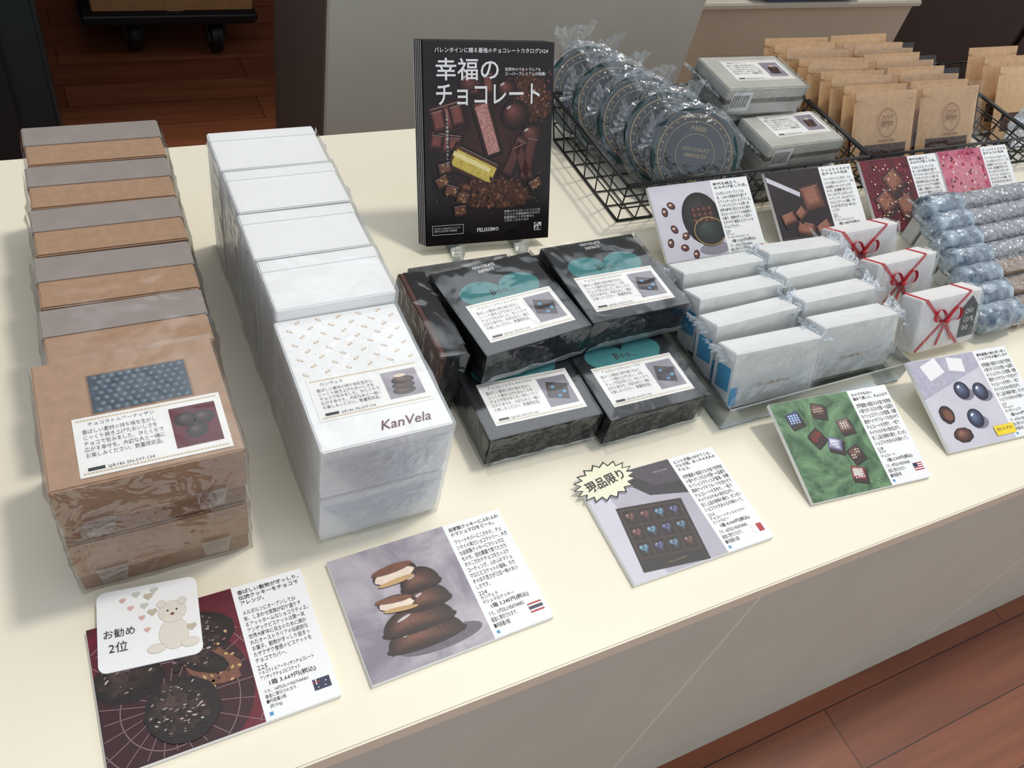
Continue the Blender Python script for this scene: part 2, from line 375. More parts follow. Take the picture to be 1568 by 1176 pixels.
# ---------------------------------------------------------------- black boxes
def black_box(M,w=11.2,d=11.2,h=3.7,label=True,seed=0):
    o=O("black_chocolate_box")
    o.box(.1,w-.1,.1,d-.1,0,h-.2,DARKS,M,bev=.05);o.box(0,w,0,d,h*.3,h,DARK,M,bev=.1)
    z=h+.01
    if label:
        cx=w/2;pts=[]
        for i in range(41):
            t=2*math.pi*i/41;x=16*math.sin(t)**3;y=13*math.cos(t)-5*math.cos(2*t)-2*math.cos(3*t)-math.cos(4*t)
            pts.append((cx-x*.27,6.6+y*.19))
        for a,b in zip(pts,pts[1:]+pts[:1]): o.p2([(cx,6.3),a,b],TEAL,M,z)
        o.text("CHOCOLATE\nDISTRICT",cx-1.25,d-.35,2.5,INKW,M,z+.004,bold=.02,just='CENTER',h=1.0)
        o.text("Boo...",cx-1.2,7.5,2.6,INK,M,z+.006,bold=.01)
        product_label(o,M@T(1.1,1.3,0,rz=-1),h+.03,9.2,4.9,"チョコレートディストリクト",2)
    o.wrap(0,w,0,d,0,h,FILM,M,.2,seed=seed)
    o.sheet(M@Vector((0,-.1,.1)),M@Vector((w,-.1,.1)),M@Vector((w-.6,-1.0,h*.55)),M@Vector((.6,-.9,h*.5)),FILMW,12,5,.4,.8,seed,smooth=False)
    return o
black_box(T(26.7,36.6,0,rz=-.5),seed=31).done()
black_box(T(38.4,35.5,0,rz=.5),seed=32).done()
black_box(T(27.4,48.1,0),label=False,seed=33).done()
black_box(T(39.5,47.2,0,rz=.5),label=False,seed=34).done()
black_box(T(28.3,42.6,3.95,rz=6),seed=35).done()
black_box(T(39.9,43.9,3.95,rz=1),seed=36).done()
o=O("copper_chocolate_box");M=T(23.6,43.6,.1,ry=6);o.box(0,2.6,0,11.2,0,7.4,COPPER,M,bev=.12);o.box(.5,2.7,-.05,11.25,0,7.45,DARK,M,bev=.1);o.wrap(0,2.6,0,11.2,0,7.5,FILM,M,.15,seed=3,right=False);o.done()

# ---------------------------------------------------------------- magazine on stand
tilt=27.
o=O("catalogue_magazine")
MM=T(32.0,64.9,1.1,rz=-5)@Matrix.Rotation(math.radians(90-tilt),4,'X')
MAGB=mat("cover_black",(24,18,20),.3,.4,30)
for k in range(6):
    o.box(-.12*k,14.6-.12*k,0+.03*k,20.9+.03*k,-.22*k-.2,-.22*k-.02,MAGB if k==0 else OFFW,MM,bev=.01,seg=1)
    if k: o.rect(-.12*k,.03*k,14.6-.12*k,20.9+.03*k,MAGB,MM,-.22*k-.012)
cl=(.05,.05,14.5,20.8)
o.rect(.03,.03,14.57,20.87,MAGB,MM,0)
D0=(28,16,14);D1=(112,72,58);R0=(38,18,18);R1=(124,72,64)
COCOA=mat("cover_cocoa",(96,58,40),.5,.5,400,rgb2=(44,24,18))
for i in range(9):
    f=1-i*.09;o.ell(7.4,10.2,7.4*f,9.4*f,o.tone((24,18,20),(64,34,32),i/8),MM,.002+.0008*i,n=60,clip=cl)
o.ell(11.9,15.4,2.3,2.4,COCOA,MM,.011,jit=.25,n=50,clip=cl)
for i in range(160): o.ell(random.uniform(9,14.3),random.gauss(15.2,1.3),.13,.09,o.tone(R0,(180,116,100),random.random()),MM,.012,n=6,jit=.3,rot=random.random()*3,clip=cl)
z=.014
for x,y,w_,h_,r in((2.6,13.4,4.2,3.3,.25),(2.3,10.9,3.9,2.2,-.15),(6.3,16.6,3.2,2.6,.1)):
    o.srect(x,y,w_,h_,R0,R1,MM,z,rot=r,clip=cl);z+=.002
    c,s_=math.cos(r),math.sin(r)
    for a in(-.25,.25): o.srect(x+a*w_*c,y+a*w_*s_,w_*.4,h_*.72,R0,R1,MM,z+.012,rot=r,clip=cl,k=3)
for x,y,r1,r2,ro in((10.2,13.6,1.7,1.6,0),(12.2,11.4,1.5,1.3,.4),(5.2,16.8,1.5,1.4,0),(9.2,16.2,1.2,1.1,0)):
    o.sell(x,y,r1,r2,D0,R1,MM,.034,rot=ro,clip=cl,jit=.02);o.ell(x-.45*r1,y+.5*r2,.3,.12,HILITE,MM,.052,rot=.5,n=10)
for x,y,l,r in((10.2,9.2,4.6,-.45),(11.9,9.0,5.2,-.2),(11.2,8.6,4.6,.4)):
    o.srect(x,y,1.5,l,(26,14,14),(92,54,48),MM,.036,rot=r,clip=cl,k=5)
o.srect(7.0,12.2,2.2,6.0,D0,D1,MM,.05,rot=.3)
o.rrect(7.0,12.2,1.35,5.2,mat("cover_wafer",(150,96,90),.4,.4,500,rgb2=(214,160,150)),MM,.062,rot=.3)
o.srect(5.5,8.4,6.0,3.0,D0,(130,76,54),MM,.066,rot=-.45);o.rrect(5.45,8.4,5.0,1.75,mat("cover_yellow_filling",(226,206,110),.4,.15,300,rgb2=(196,170,60)),MM,.08,rot=-.45);o.rrect(5.2,8.9,4.6,.5,o.tone((250,236,180),(240,220,140),.5),MM,.083,rot=-.45)
o.ell(7.8,5.3,4.4,1.6,COCOA,MM,.07,rot=-.1,jit=.15,n=40,clip=cl)
for i in range(170):
    a=random.uniform(0,6.28);r=random.random()**.5
    o.ell(7.8+4.3*r*math.cos(a),5.5+1.6*r*math.sin(a),.22,.15,o.tone(D0,(150,96,70),random.random()),MM,.074+.0001*i,n=7,jit=.25,rot=a,clip=cl)
for x,y,r in((1.9,6.9,.5),(2.9,5.9,-.3),(4.2,5.0,-.2),(3.9,3.7,.1),(12.8,6.2,.5),(2.2,8.3,.2)):
    o.srect(x,y,1.7,1.3,D0,D1,MM,.1,rot=r)
    for i in range(8): o.ell(x+random.uniform(-.5,.5),y+random.uniform(-.35,.4),.14,.1,(GOLD,CHOCL)[i%2],MM,.112,n=6,rot=i)
for i in range(60): o.ell(random.uniform(1,14),random.uniform(3,9),.07,.05,(CHOCL,GOLD,COCOA)[i%3],MM,.028,n=5)
o.text("バレンタインに贈る最強のチョコレートカタログ2024",1.2,20.3,12.6,INKW,MM,.12,bold=.01)
o.text("幸福の",1.3,19.3,6.9,INKW,MM,.12,h=2.15,res=3,bold=.01)
o.text("チョコレート",1.3,16.8,11.7,INKW,MM,.12,h=2.1,res=3,bold=.01)
o.text("世界中のウルトラレア&\nスーパープレミアムが結集!",8.9,18.4,4.7,INKW,MM,.12,bold=.01)
o.text("こ\nの\n冬\nの\n幸\n福\nを\n贈\nり\n合\nい\nま\nし\nょ\nう",2.3,14.2,.3,INKW,MM,.12,h=5.8)
o.text("FELISSIMO",5.8,1.7,2.6,INKW,MM,.12,bold=.02)
o.text("カタログのご注文は今すぐウェブで\nお届けは二月上旬から順次発送",.8,2.0,3.0,INKW,MM,.12,h=.5)
for a in((.6,1.2,4.2,1.24),(.6,2.2,4.2,2.24),(.6,1.2,.64,2.24),(4.16,1.2,4.2,2.24)):o.rect(*a,INKW,MM,.12)
o.text("幸福のチョコレート二〇二四\nフェリシモ通信販売カタログ\n数量限定につきお早めに\nご注文くださいませ",9.0,3.5,4.4,INKW,MM,.12,h=1.3)
o.rect(12.7,1.0,13.6,1.9,INKW,MM,.12)
for i in range(6):
    for j in range(6):
        if random.random()<.5:o.rect(12.75+i*.14,1.05+j*.14,12.89+i*.14,1.19+j*.14,INK,MM,.124)
o.done()
o=O("acrylic_book_stand");MS=T(32,64.9,0,rz=-5)
for x in(3.2,10.8):
    o.box(x-.6,x+.6,-1.6,1.9,0,.3,GLASS,MS,bev=.08);o.box(x-.6,x+.6,-1.9,-1.5,0,2.2,GLASS,MS,bev=.1)
    o.box(x-.6,x+.6,-1.5,.9,.6,.9,GLASS,MS,bev=.08)
MB=MS@T(0,2.6,.3)@Matrix.Rotation(math.radians(90-tilt),4,'X')
o.box(2.5,11.5,0,13,-.35,-.05,GLASS,MB,bev=.1)
o.box(6,8,9.0,9.4,0,9.5,GLASS,MS,bev=.1);o.done()

# ---------------------------------------------------------------- cards
def card(name,M,photo,title,body,num,nm,price,tail,flag,split=9.8,prop=0):
    o=O(name);o.box(0,15,0,10.5,0,.45,OFFW,M,bev=.03,seg=1)
    z=.46;cl=(0.03,0.03,split,10.47);photo(o,M,z,cl)
    x=split+.35;w=15-x-.3
    nl=title.count('\n')+1
    o.text(title,x,10.1,w,INK,M,z+.01,bold=.014,h=.42*nl)
    o.text(body,x,9.9-.5*nl,w,INK,M,z+.01,h=5.7-.5*nl,bold=.004)
    o.text(num,x,4.0,.7,INK,M,z+.01)
    ln=nm.count('\n')+1;mx=max(len(q) for q in nm.split('\n'))
    o.text(nm,x,3.6,min(w*.85,.3*mx),INK,M,z+.01,h=.36*ln,bold=.006)
    o.text(price,x+.5,2.75,w*.72,INK,M,z+.01,bold=.012,h=.46);o.text(tail,x,2.15,w*.68,INK,M,z+.01,h=1.4)
    o.rect(x,.3,x+.25,.55,BLUE,M,z+.01)
    fx,fy,fw,fh=13.4,.9,1.2,.8
    if flag=='au':
        o.rect(fx,fy,fx+fw,fy+fh,NAVY,M,z+.012);o.rect(fx,fy+.55,fx+.5,fy+.62,RED,M,z+.016);o.rect(fx+.2,fy+.4,fx+.28,fy+fh,INKW,M,z+.015)
        for a,b in((.8,.2),(.9,.5),(.3,.18)):o.ell(fx+a,fy+b,.05,.05,INKW,M,z+.018,n=5)
    elif flag=='th':
        for k,mm in enumerate((RED,INKW,NAVY,NAVY,INKW,RED)):o.rect(fx,fy+k*fh/6,fx+fw,fy+(k+1)*fh/6,mm,M,z+.012)
    elif flag=='mt': o.rect(fx,fy,fx+fw/2,fy+fh,INKW,M,z+.012);o.rect(fx+fw/2,fy,fx+fw,fy+fh,RED,M,z+.012)
    elif flag=='us':
        for k in range(7):o.rect(fx,fy+k*fh/7,fx+fw,fy+(k+1)*fh/7,RED if k%2==0 else INKW,M,z+.012)
        o.rect(fx,fy+fh*.45,fx+fw*.45,fy+fh,NAVY,M,z+.016)
    else:
        for k,mm in enumerate((NAVY if flag=='fr' else GREENC,INKW,RED)):o.rect(fx+k*fw/3,fy,fx+(k+1)*fw/3,fy+fh,mm,M,z+.012)
    if prop:
        a=M@Vector((4,9.6,0));b=M@Vector((11,9.6,0))
        o.face([a,b,Vector((b.x,b.y+.3,0)),Vector((a.x,a.y+.3,0))],OFFW);o.face([a+Vector((0,-.3,0)),b+Vector((0,-.3,0)),Vector((b.x,b.y-.1,0)),Vector((a.x,a.y-.1,0))],OFFW)
    return o
def lump(o,x,y,rx,ry,M,z,cl,rot=0,spots=40):
    o.ell(x+.15,y-.2,rx*1.04,ry*1.04,o.tone((20,8,10),(30,14,14),.5),M,z,rot=rot,jit=.04,n=34,clip=cl)
    o.sell(x,y,rx,ry,(26,18,16),(78,58,52),M,z+.003,rot=rot,jit=.04,clip=cl,n=34)
    for i in range(spots):
        a=random.uniform(0,6.28);r=random.random()**.5*.86;px=x+rx*r*math.cos(a);py=y+ry*r*math.sin(a);s=random.uniform(.14,.34)
        o.ell(px,py,s,s*.7,o.tone((22,14,14),(64,46,42),random.random()),M,z+.02+.0001*i,rot=a,jit=.15,n=9,clip=cl)
        if i%2: o.ell(px-.04,py+s*.35,s*.5,s*.2,o.tone((130,110,106),(206,192,190),random.random()),M,z+.0235+.0001*i,rot=random.uniform(-.5,.8),jit=.2,n=7,clip=cl)
def ph1(o,M,z,cl):
    o.rect(*cl,MAROON,M,z)
    W=mat("print_rack_grey",(150,120,128),.4)
    o.ell(4.2,3.6,5.6,5.0,o.tone((40,10,18),(60,18,26),.5),M,z+.002,clip=cl,n=50)
    for r in(6.6,6.2,4.6,3.0): o.ring(4.2,3.4,r,.05,W,M,z+.006,n=70,clip=cl)
    for a in range(0,360,15):
        c,s=math.cos(math.radians(a)),math.sin(math.radians(a))
        for t in range(20):
            q=[(4.2+c*(1+t*.27)-s*.02,3.4+s*(1+t*.27)+c*.02),(4.2+c*(1+t*.27)+s*.02,3.4+s*(1+t*.27)-c*.02),(4.2+c*(1.27+t*.27)+s*.02,3.4+s*(1.27+t*.27)-c*.02),(4.2+c*(1.27+t*.27)-s*.02,3.4+s*(1.27+t*.27)+c*.02)]
            if all(cl[0]<x<cl[2] and cl[1]<y<cl[3] for x,y in q):o.p2(q,W,M,z+.006)
    lump(o,2.0,6.1,2.1,1.5,M,z+.012,cl);lump(o,7.0,7.8,2.2,1.5,M,z+.012,cl)
    o.ell(7.5,5.0,1.9,1.3,CHOCL,M,z+.04,rot=-.7,jit=.12,clip=cl)
    for i in range(50):o.ell(random.gauss(7.5,.8),random.gauss(5.0,.6),.15,.1,(TAN,CHOC,CHOCL,GOLD)[i%4],M,z+.044,rot=i,n=7)
    lump(o,6.6,5.9,1.9,.75,M,z+.05,cl,rot=-.6,spots=18)
    lump(o,4.9,2.9,2.3,2.1,M,z+.08,cl,spots=110)
def dome(o,x,y,rx,ry,M,z,cl,c1=(118,76,60)):
    o.ell(x,y-.1,rx*1.08,ry*.34,o.tone((30,16,14),(40,24,20),.5),M,z,clip=cl)
    for i in range(7):
        t=i/6;f=1-.75*t
        o.ell(x-.22*rx*t,y+.22*ry*t,rx*f,ry*f,o.tone((40,22,18),c1,t),M,z+.003+.0025*i,a0=-.25,a1=math.pi+.25,n=26,clip=cl)
    o.ell(x-.35*rx,y+.5*ry,rx*.22,ry*.07,HILITE,M,z+.024,rot=.25,n=12)
def ph2(o,M,z,cl):
    o.rect(*cl,GRAYB,M,z);o.ell(6.0,1.5,3.4,.8,o.tone((96,88,98),(110,102,112),.5),M,z+.003,clip=cl)
    dome(o,5.0,1.9,3.0,1.7,M,z+.01,cl);dome(o,4.9,3.2,2.8,1.6,M,z+.036,cl)
    dome(o,6.2,4.6,1.8,1.5,M,z+.062,cl)
    dome(o,6.2,6.2,1.6,1.5,M,z+.088,cl)
    o.ell(3.9,5.4,1.5,.6,CHOC,M,z+.12,rot=-.12);o.ell(3.8,5.2,1.35,.45,CREAM,M,z+.124,rot=-.12,jit=.05);o.ell(3.7,5.65,1.45,.28,CHOCL,M,z+.128,rot=-.12)
    o.ell(4.0,4.75,1.35,.2,TAN,M,z+.126,rot=-.12)
    o.ell(4.6,7.7,1.8,.85,CHOC,M,z+.13,rot=.05);o.ell(4.5,7.55,1.65,.55,CREAM,M,z+.134,rot=.05,jit=.04);o.ell(4.5,8.15,1.7,.36,CHOCL,M,z+.138,rot=.05);o.ell(4.5,7.05,1.5,.22,TAN,M,z+.14,rot=.05,jit=.05)
def ph3(o,M,z,cl):
    o.rect(*cl,mat("print_pale_violet",(178,174,186),.4,.06,30),M,z);o.p2([(.03,.03),(3.4,.03),(1.8,10.4),(.03,10.4)],LGRAY,M,z+.004)
    o.p2([(3.2,10.45),(9.78,10.45),(9.78,6.6),(6.0,7.4)],o.tone((40,36,42),(60,56,62),.3),M,z+.008)
    o.p2([(4.6,10.45),(9.78,10.45),(9.78,8.0),(7.0,8.2)],o.tone((70,64,72),(80,74,82),.3),M,z+.01);o.text("CHOCOLATE",7.5,9.6,1.6,HILITE,M,z+.014)
    rot=-.12
    o.rrect(5.0,3.5,6.6,6.4,o.tone((22,20,22),(30,28,30),.5),M,z+.018,rot=rot,clip=cl);o.rrect(5.0,4.0,6.1,5.0,o.tone((58,40,36),(70,50,44),.5),M,z+.022,rot=rot,clip=cl)
    for i in range(4):
        for j in range(3):
            x0=-2.2+i*1.47;y0=-1.6+j*1.6;x=5.0+x0*math.cos(rot)-y0*math.sin(rot);y=4.0+x0*math.sin(rot)+y0*math.cos(rot)
            c1=((120,184,216),(140,96,84),(110,120,180),(150,84,90),(120,160,190))[(i*2+j*3)%5]
            o.rrect(x,y,1.32,1.45,o.tone((22,14,14),(34,22,20),.4),M,z+.024,rot=rot)
            for s in(-1,1):o.sell(x+s*.22,y+.15,.36,.38,(34,22,24),c1,M,z+.026,n=14,k=5)
            o.p2([(x-.5,y+.02),(x,y-.55),(x+.5,y+.02)],o.tone((34,22,24),c1,.25),M,z+.0255);o.p2([(x-.3,y+.1),(x,y-.3),(x+.3,y+.1)],o.tone((34,22,24),c1,.7),M,z+.04)
            o.ell(x-.18,y+.3,.12,.05,HILITE,M,z+.045,n=8,rot=.5)
    o.text("CHOCOLATE DISTRICT",4.0,.95,1.9,GOLD,M,z+.03)
def ph4(o,M,z,cl):
    o.rect(*cl,GREENC,M,z)
    for i,(x,y,r,c0,c1,m2) in enumerate(((2.1,8.5,.2,(30,40,80),(90,120,170),INKW),(5.3,9.0,-.3,(50,30,26),(120,90,80),CREAM),(3.7,6.3,.5,(40,20,20),(90,40,36),RED),(7.6,6.9,.05,(90,60,56),(200,180,170),CHOC),(5.5,5.2,-.4,(90,90,130),(220,220,235),NAVY),(7.3,3.9,.3,(46,28,26),(110,80,70),CREAM),(6.6,1.9,-.3,(120,20,26),(210,200,190),INKW))):
        o.rrect(x+.12,y-.3,1.75,1.6,o.tone((20,26,20),(24,30,24),.5),M,z+.004,rot=r,clip=cl)
        o.rrect(x+.02,y-.18,1.65,1.5,CHOCD,M,z+.006,rot=r,clip=cl);o.srect(x,y+.06,1.55,1.3,c0,c1,M,z+.01,rot=r,clip=cl,hl=False)
        for a in(-.5,-.17,.17,.5):
            for b in(-.4,-.13,.13,.4):
                if i%3==0:o.ell(x+a,y+b,.08,.08,m2,M,z+.03,n=8)
                elif (i%3==1 and abs(b)<.2):o.rrect(x+a,y+b,.3,.05,m2,M,z+.03,rot=r)
                elif i%3==2 and a*b>0:o.rrect(x+a,y+b,.2,.12,m2,M,z+.03,rot=r)
    for i in range(60):o.ell(random.uniform(1,9),random.uniform(.6,3),.06,.04,CHOC,M,z+.006,n=5)
def ph5(o,M,z,cl):
    o.rect(*cl,LGRAY,M,z);o.p2([(.03,6),(9.8,8.6),(9.8,10.4),(.03,10.4)],o.tone((176,174,190),(180,178,194),.5),M,z+.004);o.rrect(3,9.2,2.6,1.9,INKW,M,z+.008,rot=.3,clip=cl);o.rrect(6.5,9.3,2.2,1.6,INKW,M,z+.008,rot=-.2,clip=cl)
    for x,y,r in((5.6,6.3,1.05),(8.1,5.8,1.05),(5.6,3.0,1.1)):
        o.ell(x+.35,y-.5,r*1.1,r*.7,o.tone((120,118,134),(130,128,144),.5),M,z+.01,clip=cl);o.sell(x,y,r,r,(22,26,44),(110,122,160),M,z+.014,clip=cl,k=8);o.ell(x-.3,y+.45,.26,.13,INKW,M,z+.04,n=12,rot=.5)
    o.sell(2.0,4.0,1.0,1.05,(40,20,18),(90,56,46),M,z+.014,jit=.04);o.ell(2.1,3.9,.6,.6,CHOCL,M,z+.034,jit=.1);o.sell(2.9,1.5,1.3,.85,(50,28,24),(150,104,84),M,z+.014,jit=.05)
def phA(o,M,z,cl):
    o.rect(*cl,LGRAY,M,z);o.ell(7.4,2.0,2.4,.8,GRAYV,M,z+.003,clip=cl)
    o.sell(6.6,5.9,2.9,3.3,(24,22,22),(60,56,54),M,z+.006,clip=cl);o.sell(7.2,4.2,2.4,1.9,(24,28,28),(60,72,68),M,z+.026,clip=cl);o.ring(7.2,4.2,2.3,.1,GOLD,M,z+.046,ry=1.8,clip=cl)
    for i in range(12):o.sell(5.6+(i%4)*.8,5.6+(i//4)*.7,.45,.4,(50,26,22),(130,86,70),M,z+.03+.001*i,n=12,k=4,clip=cl)
    for x,y in((1.5,7.2),(2.2,5.0),(1.2,3.4),(3.0,2.6),(2.6,7.9),(3.6,4.0),(4.4,1.6)):o.sell(x,y,.6,.45,(60,26,24),(150,96,80),M,z+.012,rot=x,jit=.05,n=14);o.ell(x-.1,y+.1,.2,.12,CREAM,M,z+.034,n=10)
def phB(o,M,z,cl):
    o.rect(*cl,mat("print_espresso",(38,28,32),.4,.3,30),M,z);o.p2([(.1,9.2),(4.8,6.8),(5.0,7.4),(.1,9.9)],LGRAY,M,z+.006)
    for k,(x,y,w,h,r) in enumerate(((6.8,6.6,3.6,3.8,.12),(4.4,2.6,3.0,2.0,-.3),(7.4,2.4,2.6,1.8,.4),(2.0,4.2,2.4,1.7,.2),(4.2,4.7,1.8,1.5,.6))):
        o.rrect(x+.15,y-.4,w,h,o.tone((30,18,18),(40,24,22),.5),M,z+.008+k*.02,rot=r,clip=cl);o.srect(x,y,w*.95,h*.85,(84,48,36),(150,100,80),M,z+.012+k*.02,rot=r,clip=cl)
def phC(o,M,z,cl):
    o.rect(*cl,MAROON,M,z)
    for k,(x,y,r) in enumerate(((5.4,7.2,.5),(3.0,4.4,.5),(6.6,3.6,.3))):
        o.rrect(x+.2,y-.4,3.6,3.2,CHOCD,M,z+.006+k*.02,rot=r,clip=cl);o.srect(x,y,3.5,3.1,(60,28,24),(150,96,76),M,z+.01+k*.02,rot=r,clip=cl)
    for i in range(110):o.ell(random.uniform(1,9),random.uniform(1,9.6),.17,.12,(TAN,CREAM,CHOC,CHOCL)[i%4],M,z+.07,jit=.3,n=7,clip=cl)
def phD(o,M,z,cl):
    o.rect(*cl,mat("print_berry",(170,60,92),.4,.3,60,rgb2=(214,130,150)),M,z);o.rrect(4.8,5.6,6.4,6.0,PINK,M,z+.006,rot=-.3,clip=cl)
    for i in range(160):o.ell(random.uniform(.5,9),random.uniform(.5,10),.26,.18,(RED,CREAM,PINK,MAROON,PINK)[i%5],M,z+.01,jit=.3,n=7,clip=cl,rot=i)
B1="メルボルンにオープンして20\n年、しあわせ家族が切り盛りす\nるアットホームなショコラティエ。\nアンザックビスケットは第一次\n世界大戦中に兵士のために焼か\nれたオーストラリアの伝統的な\nお菓子。穀物がぎっしり詰まっ\nたザクザク食感のビスケットを\nチョコでカバー。"
B2="フリートやバーにこだわり、チェ\nンマイの実力ショコラトリー。大き\nな自家製クッキーにマシュマロ\nをのせ、自社農園で育てたカカ\nオのこだわりチョコをたっぷり\nコーティング。ふわふわマシュ\nマロとビスケットの塩味、カカ\nオのほろ苦さが三位一体のおい\nしさです。"
B3="世界遺産の砦街マルタ島で世界初\nの香りがくるむわが国一の品質を\nもつショコラティエが登場。有機\n素材ナッツやフルーツを合わせて\nチョコレートを手作り。一粒で\nキャラメルや木の実が広がり、\n甘く上品な後味も魅力。ボンボン\nショコラの大人の心を味わって。"
card("product_card",T(-6.1,21.1,0,rz=.2),ph1,"香ばしい穀物がぎっしり、\n伝統クッキーをチョコで\nアレンジ。",B1,"225","ショコラトルアーティザンチョコレート\nアンザックチョコビスケット","1箱 3,669円(税込)","うち、34円はLOVE&THANKS\n基金に寄付されます。\n■内容量/3枚\n  (約150g)","au").done()
card("product_card",T(11.1,21.0,0,rz=1.2),ph2,"自家製クッキーにふわふわ\nのマシュマロをどーん。",B2,"224","カンヴェラ\nマシュマロクッキー","1箱 3,345円(税込)","うち、31円はLOVE&THANKS\n基金に寄付されます。\n■内容量/3個","th").done()
card("product_card",T(33.8,21.5,0,rz=-.4),ph3,"ヒントが酒いかけてくる、\nマルタ発、めっちゃ大人の\nチョコ。",B3,"216","チョコレートディストリクト\nミントロビー","1箱 4,960円(税込)","うち、46円はLOVE&THANKS\n基金に寄付されます。\n■内容量/12個","mt").done()
card("product_card",T(54.9,23.2,0,rz=-5,rx=14),ph4,"キャラでもない\n極めて楽しい、人ふんわり",B3,"218","マラナ\nチョコレート","1箱 5,303円(税込)","うち、49円はLOVE&THANKS\n基金に寄付されます。\n■内容量/9個","us",prop=14).done()
o=card("product_card",T(74.3,23.6,0,rz=-4.5,rx=17),ph5,"青色惑星の味のボンボン\nショコラをお届けします",B3,"217","ナチョット\nボンボンショコラ","1箱 4,310円(税込)","うち、40円はLOVE&THANKS\n基金に寄付されます。\n■内容量/6個","us",prop=17)
M5=T(74.3,23.6,0,rz=-4.5,rx=17);o.rect(7.3,.6,10.2,1.7,YEL,M5,.55);o.text("残りわずか!",7.6,1.45,2.3,INK,M5,.56);o.done()
for k,(x,ph,fl) in enumerate(((59.0,phA,'fr'),(76.9,phB,'fr'),(93.6,phC,'it'),(109.0,phD,'us'))):
    M=T(x,55.7,.05,rz=-.5,rx=32)
    o=card("leaning_product_card",M,ph,"時代を越えて、\nおみやげ愛した名。" if k%2==0 else "うっとりとろける\n生チョコの名店",B2 if k%2 else B1,"22%d"%k,"ブナット\nアーモンドチョコレート","1箱 %s円(税込)"%("3,602","3,885","2,982","2,830")[k],"うち、33円はLOVE&THANKS\n基金に寄付されます。\n■内容量/約160g",fl,split=9.2)
    if k==3:o.rect(2.6,.4,6.4,1.9,YEL,M,.55);o.text("残りわずか",3.0,1.5,3.0,INK,M,.56)
    o.done()
# recommendation sticker
o=O("recommendation_tag");M=T(-5.75,28.0,.5,rz=-6)
b=bmesh.new();w,h,r=6.7,6.1,.6;vs=[]
for cx_,cy_,a0 in((w-r,r,-90),(w-r,h-r,0),(r,h-r,90),(r,r,180)):
    for t in range(7):
        a=math.radians(a0+t*15);vs.append(b.verts.new((cx_+r*math.cos(a),cy_+r*math.sin(a),0)))
f=b.faces.new(vs);e=bmesh.ops.extrude_face_region(b,geom=[f]);bmesh.ops.translate(b,verts=[v for v in e['geom'] if isinstance(v,bmesh.types.BMVert)],vec=(0,0,.12));o.merge(b,OFFW,M)
PB=mat("print_bear_pale",(226,220,208),.5,.03);PBL=mat("print_bear_line",(196,184,164),.5,.05);PP=mat("print_blush",(218,176,168),.5,.06);PG=mat("print_pale_sage",(196,204,190),.5,.06)
z=.13
for x,y,rx,ry in((4.9,1.9,1.0,1.2),(4.9,3.6,.95,.85),(4.2,4.3,.3,.3),(5.6,4.3,.3,.3),(3.7,1.0,.6,.35),(5.9,1.0,.6,.35)):
    o.ell(x,y,rx,ry,PB,M,z);z+=.003
    o.ring(x,y,rx,.03,PBL,M,z,n=20,ry=ry);z+=.003
for x in(4.6,5.2):o.ell(x,3.7,.07,.07,INK,M,z,n=8)
o.ell(4.9,3.4,.14,.1,CHOCL,M,z,n=8)
for i,(x,y) in enumerate(((1.7,5.2),(2.6,5.5),(3.4,5.2),(2.2,4.5),(3.1,4.5),(3.6,3.9),(2.9,3.6),(3.8,5.6),(6.1,2.2),(3.2,2.6))):
    mm=(PP,PG,PBL)[i%3];s=.2+.05*(i%3);o.ell(x-s*.5,y,s*.6,s*.6,mm,M,z,n=10);o.ell(x+s*.5,y,s*.6,s*.6,mm,M,z+.002,n=10);o.p2([(x-s,y-.1*s),(x,y-s*1.3),(x+s,y-.1*s)],mm,M,z+.004)
o.text("お勧め",.4,3.1,2.0,INK,M,z+.01,res=2);o.text("2位",.7,2.1,1.2,INK,M,z+.01,res=2);o.done()
o=O("starburst_tag");M=T(36.4,31.4,.5,rz=8);pts=[];pt2=[]
for i in range(36):
    a=2*math.pi*i/36;k=1 if i%2 else .78;pts.append((3.4*k*math.cos(a),2.0*k*math.sin(a)));pt2.append((3.15*k*math.cos(a),1.8*k*math.sin(a)))
for zz,pp,mm in((.0,pts,OFFW),(.12,pts,INK),(.125,pt2,mat("burst_cream",(240,238,210),.5,.03))):
    for a,b_ in zip(pp,pp[1:]+pp[:1]):o.p2([(0,0),a,b_],mm,M,zz)
for a,b_ in zip(pts,pts[1:]+pts[:1]):o.face([M@Vector((*a,0)),M@Vector((*b_,0)),M@Vector((*b_,.12)),M@Vector((*a,.12))],OFFW)
o.text("現品限り",-2.1,.55,4.2,INK,M,.14,res=3,bold=.02,h=1.1);o.done()

# ---------------------------------------------------------------- wire baskets
def basket(name,x0,x1,y0,y1,h=6.2,fl=1.2,sp=2.6):
    o=O(name)
    B=lambda u,v,z:(x0+(x1-x0)*u+(fl*(2*u-1))*(z/h),y0+(y1-y0)*v+fl*(2*v-1)*(z/h),z+.2)
    for z,r in((0,.16),(h*.36,.1),(h*.7,.1),(h,.22)):
        c=[B(0,0,z),B(1,0,z),B(1,1,z),B(0,1,z),B(0,0,z)];o.path(c,r,WIRE)
    nx=max(2,int((x1-x0)/sp));ny=max(2,int((y1-y0)/sp))
    for i in range(nx+1):
        u=i/nx;o.path([B(u,0,h),B(u,0,0),B(u,1,0),B(u,1,h)],.1,WIRE,5)
    for j in range(ny+1):
        v=j/ny;o.path([B(0,v,h),B(0,v,0),B(1,v,0),B(1,v,h)],.1,WIRE,5)
    o.done()
basket("wire_basket",57.6,94.5,65.8,83.5);basket("wire_basket",97.3,130,65.8,85);basket("wire_basket",132.8,170,66.5,85)

